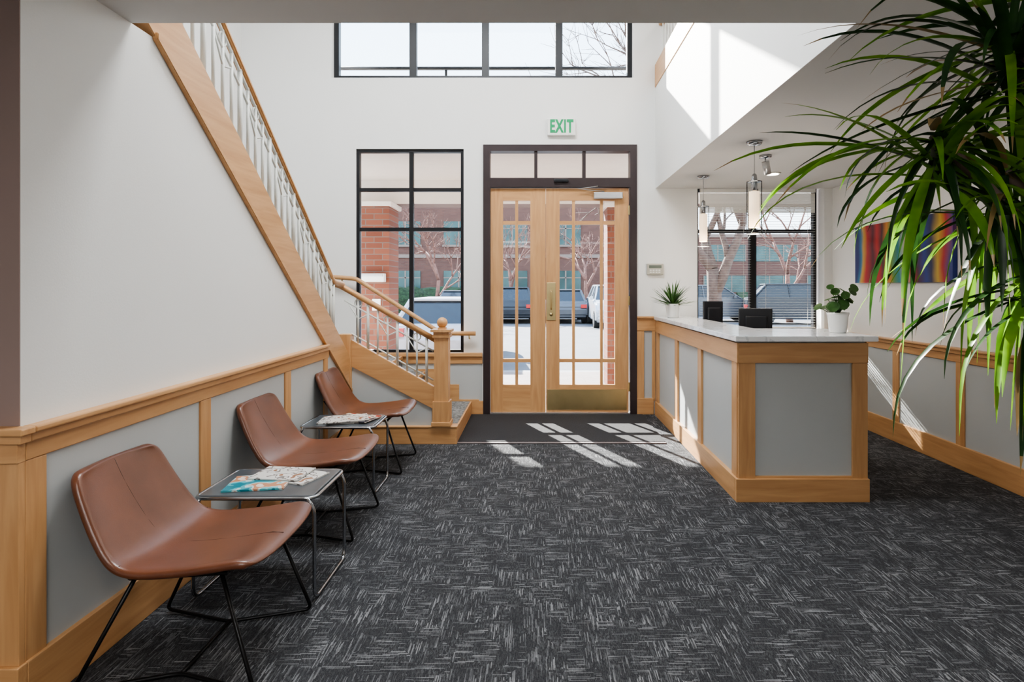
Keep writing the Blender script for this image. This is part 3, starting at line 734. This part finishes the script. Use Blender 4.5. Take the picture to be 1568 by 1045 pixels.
for i in range(12):
    x=-34+i*3.9
    for z in (.9,4.5):
        W.append((x,x+2.2,41.93,42.0,z,z+1.7)); FR+= [(x+1.05,x+1.15,41.9,41.93,z,z+1.7),(x,x+2.2,41.9,41.93,z+1.15,z+1.22),(x-.1,x+2.3,41.9,41.95,z-.15,z)]
boxes('windows',W,TEAL,g); boxes('window_bars',FR,TANB,g)
g=group('brick_office_block')
box('body',16,50,60,75,PG-.02,6.6,BRICKF,g); box('parapet',15.9,50.1,59.9,75,6.6,6.9,TANB,g); boxes('windows',[(17.5+i*5.4,21.9+i*5.4,59.93,60,4.1,5.8) for i in range(6)]+[(17.5+i*5.4,21.9+i*5.4,59.93,60,.9,2.6) for i in range(6)],TEAL,g)
boxes('window_bars',[(17.5+i*5.4+1.45*k,17.6+i*5.4+1.45*k,59.9,59.93,z,z+1.7) for i in range(6) for k in range(4) for z in (.9,4.1)],TANB,g)
def hedge(x0,x1,y,h):
    bm=bmesh.new(); nx=int((x1-x0)*3)
    rings=[]
    for i in range(nx+1):
        x=x0+(x1-x0)*i/nx; ring=[]
        for k in range(10):
            a=math.pi*k/9; q=1+.18*noise.noise(Vector((x*1.3,k*.9,y)))
            ring.append(bm.verts.new((x+random.uniform(-.08,.08),y+math.cos(a)*.7*q,PG-.02+max(0,math.sin(a))**.6*h*q)))
        rings.append(ring)
    for A,B in zip(rings,rings[1:]):
        for k in range(9): bm.faces.new([A[k],A[k+1],B[k+1],B[k]])
    bm.faces.new(rings[0]); bm.faces.new(rings[-1][::-1])
    mk('hedge',bm,HEDGE)
hedge(-14,-3.5,36,1.6); hedge(2,9,38,1.1); hedge(14,26,40,1.2)
def tree(x,y,H,r0,mat,seed,depth=5,spread=.55,trunk=.28,lean=(0,0)):
    rr=random.Random(seed); bm=bmesh.new()
    def br(p,d,L,r,k):
        pts=[p.copy()]; rad=[r]; q=p.copy(); dd=d.copy()
        for i in range(4):
            dd=(dd+Vector((rr.uniform(-1,1),rr.uniform(-1,1),rr.uniform(-.5,.9)))*.13).normalized(); q=q+dd*L/4; pts.append(q.copy()); rad.append(r*(1-.11*(i+1)))
        addtube(bm,pts,rad,6 if k>2 else 4)
        if k==0: return
        for c in range(3 if k>1 else 4):
            a=rr.uniform(0,6.28); o=dd.orthogonal().normalized(); o=(o*math.cos(a)+dd.cross(o)*math.sin(a))
            nd=(dd+o*rr.uniform(.6,1.1)*spread*1.5).normalized(); nd.z=nd.z*.9+.08
            st=pts[4] if c<2 else pts[rr.choice([2,3])]
            br(st,nd.normalized(),L*rr.uniform(.62,.82),r*.58,k-1)
    br(Vector((0,0,0)),Vector((lean[0],lean[1],1)).normalized(),H*trunk,r0,depth)
    g=group('bare_tree',(x,y,PG-.01)); mk('trunk_and_branches',bm,mat,g,True)
tree(3.55,11.2,7.4,.20,BARK,4,6,.62,.27); tree(3.05,13.5,12.5,.17,BARK,15,6,.6,.27,(-.08,0))
tree(-4.6,27,7,.14,RBARK,8,5); tree(2.6,29,7,.14,RBARK,11,5); tree(-1.2,31,7,.13,RBARK,12,5); tree(11.5,26,8,.16,RBARK,21,5)
RUB=simple('tyre_rubber',(.02,.02,.02),.8); CGL=simple('car_glass',(.015,.02,.025),.15,.0,coat=.1); HL=simple('headlamp',(.5,.52,.55),.2,.3,coat=.5); RL=simple('tail_lamp',(.5,.02,.02),.2)
def car(name,x,y,rz,mat,H=1.45):
    g=group(name,(x,y,PG+.002),rz); k=H/1.45
    prism('body',[(-2.15,.25),(-2.27,.45),(-2.22,.70),(-1.9,.82*k),(-1.1,.95*k),(1.75,.98*k),(2.15,.93*k),(2.27,.7),(2.25,.35),(2.1,.25)],'x',-.9,.9,mat,g,.07)
    bm=bmesh.new(); z0,z1=.93*k,1.40*k
    A=[bm.verts.new(p) for p in ((-.82,-1.2,z0),(.82,-1.2,z0),(.82,1.95,z0),(-.82,1.95,z0))]; B=[bm.verts.new(p) for p in ((-.64,-.4,z1),(.64,-.4,z1),(.64,1.4,z1),(-.64,1.4,z1))]
    bm.faces.new(A[::-1]); bm.faces.new(B)
    for i in range(4): bm.faces.new([A[i],A[(i+1)%4],B[(i+1)%4],B[i]])
    mk('greenhouse',bm,CGL,g)
    box('roof',-.67,.67,-.45,1.45,1.39*k,1.45*k,mat,g,.025)
    bm=bmesh.new()
    for s in (1,-1):
        addtube(bm,[(s*.84,-1.2,z0-.02),(s*.655,-.4,z1)],.035,6); addtube(bm,[(s*.84,1.95,z0-.02),(s*.655,1.4,z1)],.05,6); addtube(bm,[(s*.85,.45,z0-.02),(s*.66,.5,z1)],.035,6)
    mk('pillars',bm,mat,g)
    bm=bmesh.new()
    for s in (1,-1):
        for yy in (-1.4,1.4):
            addtube(bm,[(s*.70,yy,.33),(s*.92,yy,.33)],.33,20)
    mk('tyres',bm,RUB,g); bm=bmesh.new()
    for s in (1,-1):
        for yy in (-1.4,1.4): addtube(bm,[(s*.90,yy,.33),(s*.93,yy,.33)],.2,16)
    mk('rims',bm,STEEL,g)
    boxes('headlights',[(-.85,-.5,-2.26,-2.1,.6,.72),(.5,.85,-2.26,-2.1,.6,.72)],HL,g)
    boxes('tail_lights',[(-.86,-.6,2.15,2.29,.7,.85),(.6,.86,2.15,2.29,.7,.85)],RL,g)
    box('grille',-.45,.45,-2.28,-2.2,.4,.62,BLACKP,g); boxes('mirrors',[(-1.02,-.88,-.95,-.85,.93*k,1.05*k),(.88,1.02,-.95,-.85,.93*k,1.05*k)],mat,g)
CW=simple('car_paint_white',(.50,.51,.53),.3,coat=.3); CD=simple('car_paint_dark',(.015,.02,.028),.25,.3,coat=.3); CG=simple('car_paint_grey',(.09,.10,.115),.3,.4,coat=.3); CR=simple('car_paint_red',(.20,.015,.015),.2,.2,coat=.3)
car('parked_car',-1.80,12.7,math.pi,CW,1.38)
car('parked_car',-1.0,27,math.pi,CD,1.6); car('parked_car',1.35,27,math.pi,CG,1.5); car('parked_car',-3.6,27,0,CG); car('parked_car',3.2,24,.0,CW,1.7)
car('parked_suv',11.4,25,1.35,CD,1.75); car('parked_suv',8.2,27,1.5,CG,1.7); car('parked_car',14.2,30,1.5,CR); car('parked_car',6.9,31,0,CW,1.6)

# ---------------------------------------------------------------- light
w=bpy.data.worlds.new('sky'); scene.world=w; w.use_nodes=True; nt=w.node_tree; bg=nt.nodes['Background']
tc=N(nt,'ShaderNodeTexCoord'); sp=N(nt,'ShaderNodeSeparateXYZ'); nt.links.new(tc.outputs['Generated'],sp.inputs[0])
r=ramp(nt,[(0.0,(.82,.90,.97)),(.25,(.70,.83,.97)),(1,(.38,.57,.90))]); nt.links.new(sp.outputs[2],r.inputs[0]); nt.links.new(r.outputs[0],bg.inputs[0]); bg.inputs[1].default_value=4.2
l=bpy.data.lights.new('sun','SUN'); l.energy=28; l.angle=.012; l.color=(1,.96,.90)
o=bpy.data.objects.new('sun',l); COL.objects.link(o); d=Vector((1,-2.1,-1.29)); o.rotation_euler=d.to_track_quat('-Z','Y').to_euler(); o.location=(-5,12,12)

# ---------------------------------------------------------------- camera
c=bpy.data.cameras.new('camera'); c.lens=F/1568*36; c.sensor_width=36; c.shift_x=-36/1568; c.shift_y=-82.5/1568; c.clip_start=.05; c.clip_end=300
o=bpy.data.objects.new('camera',c); COL.objects.link(o); o.location=(0,0,CZ); o.rotation_euler=(math.pi/2,0,0)
scene.camera=o
scene.view_settings.view_transform='AgX'
scene.view_settings.look='AgX - Medium High Contrast'
scene.view_settings.exposure=.42
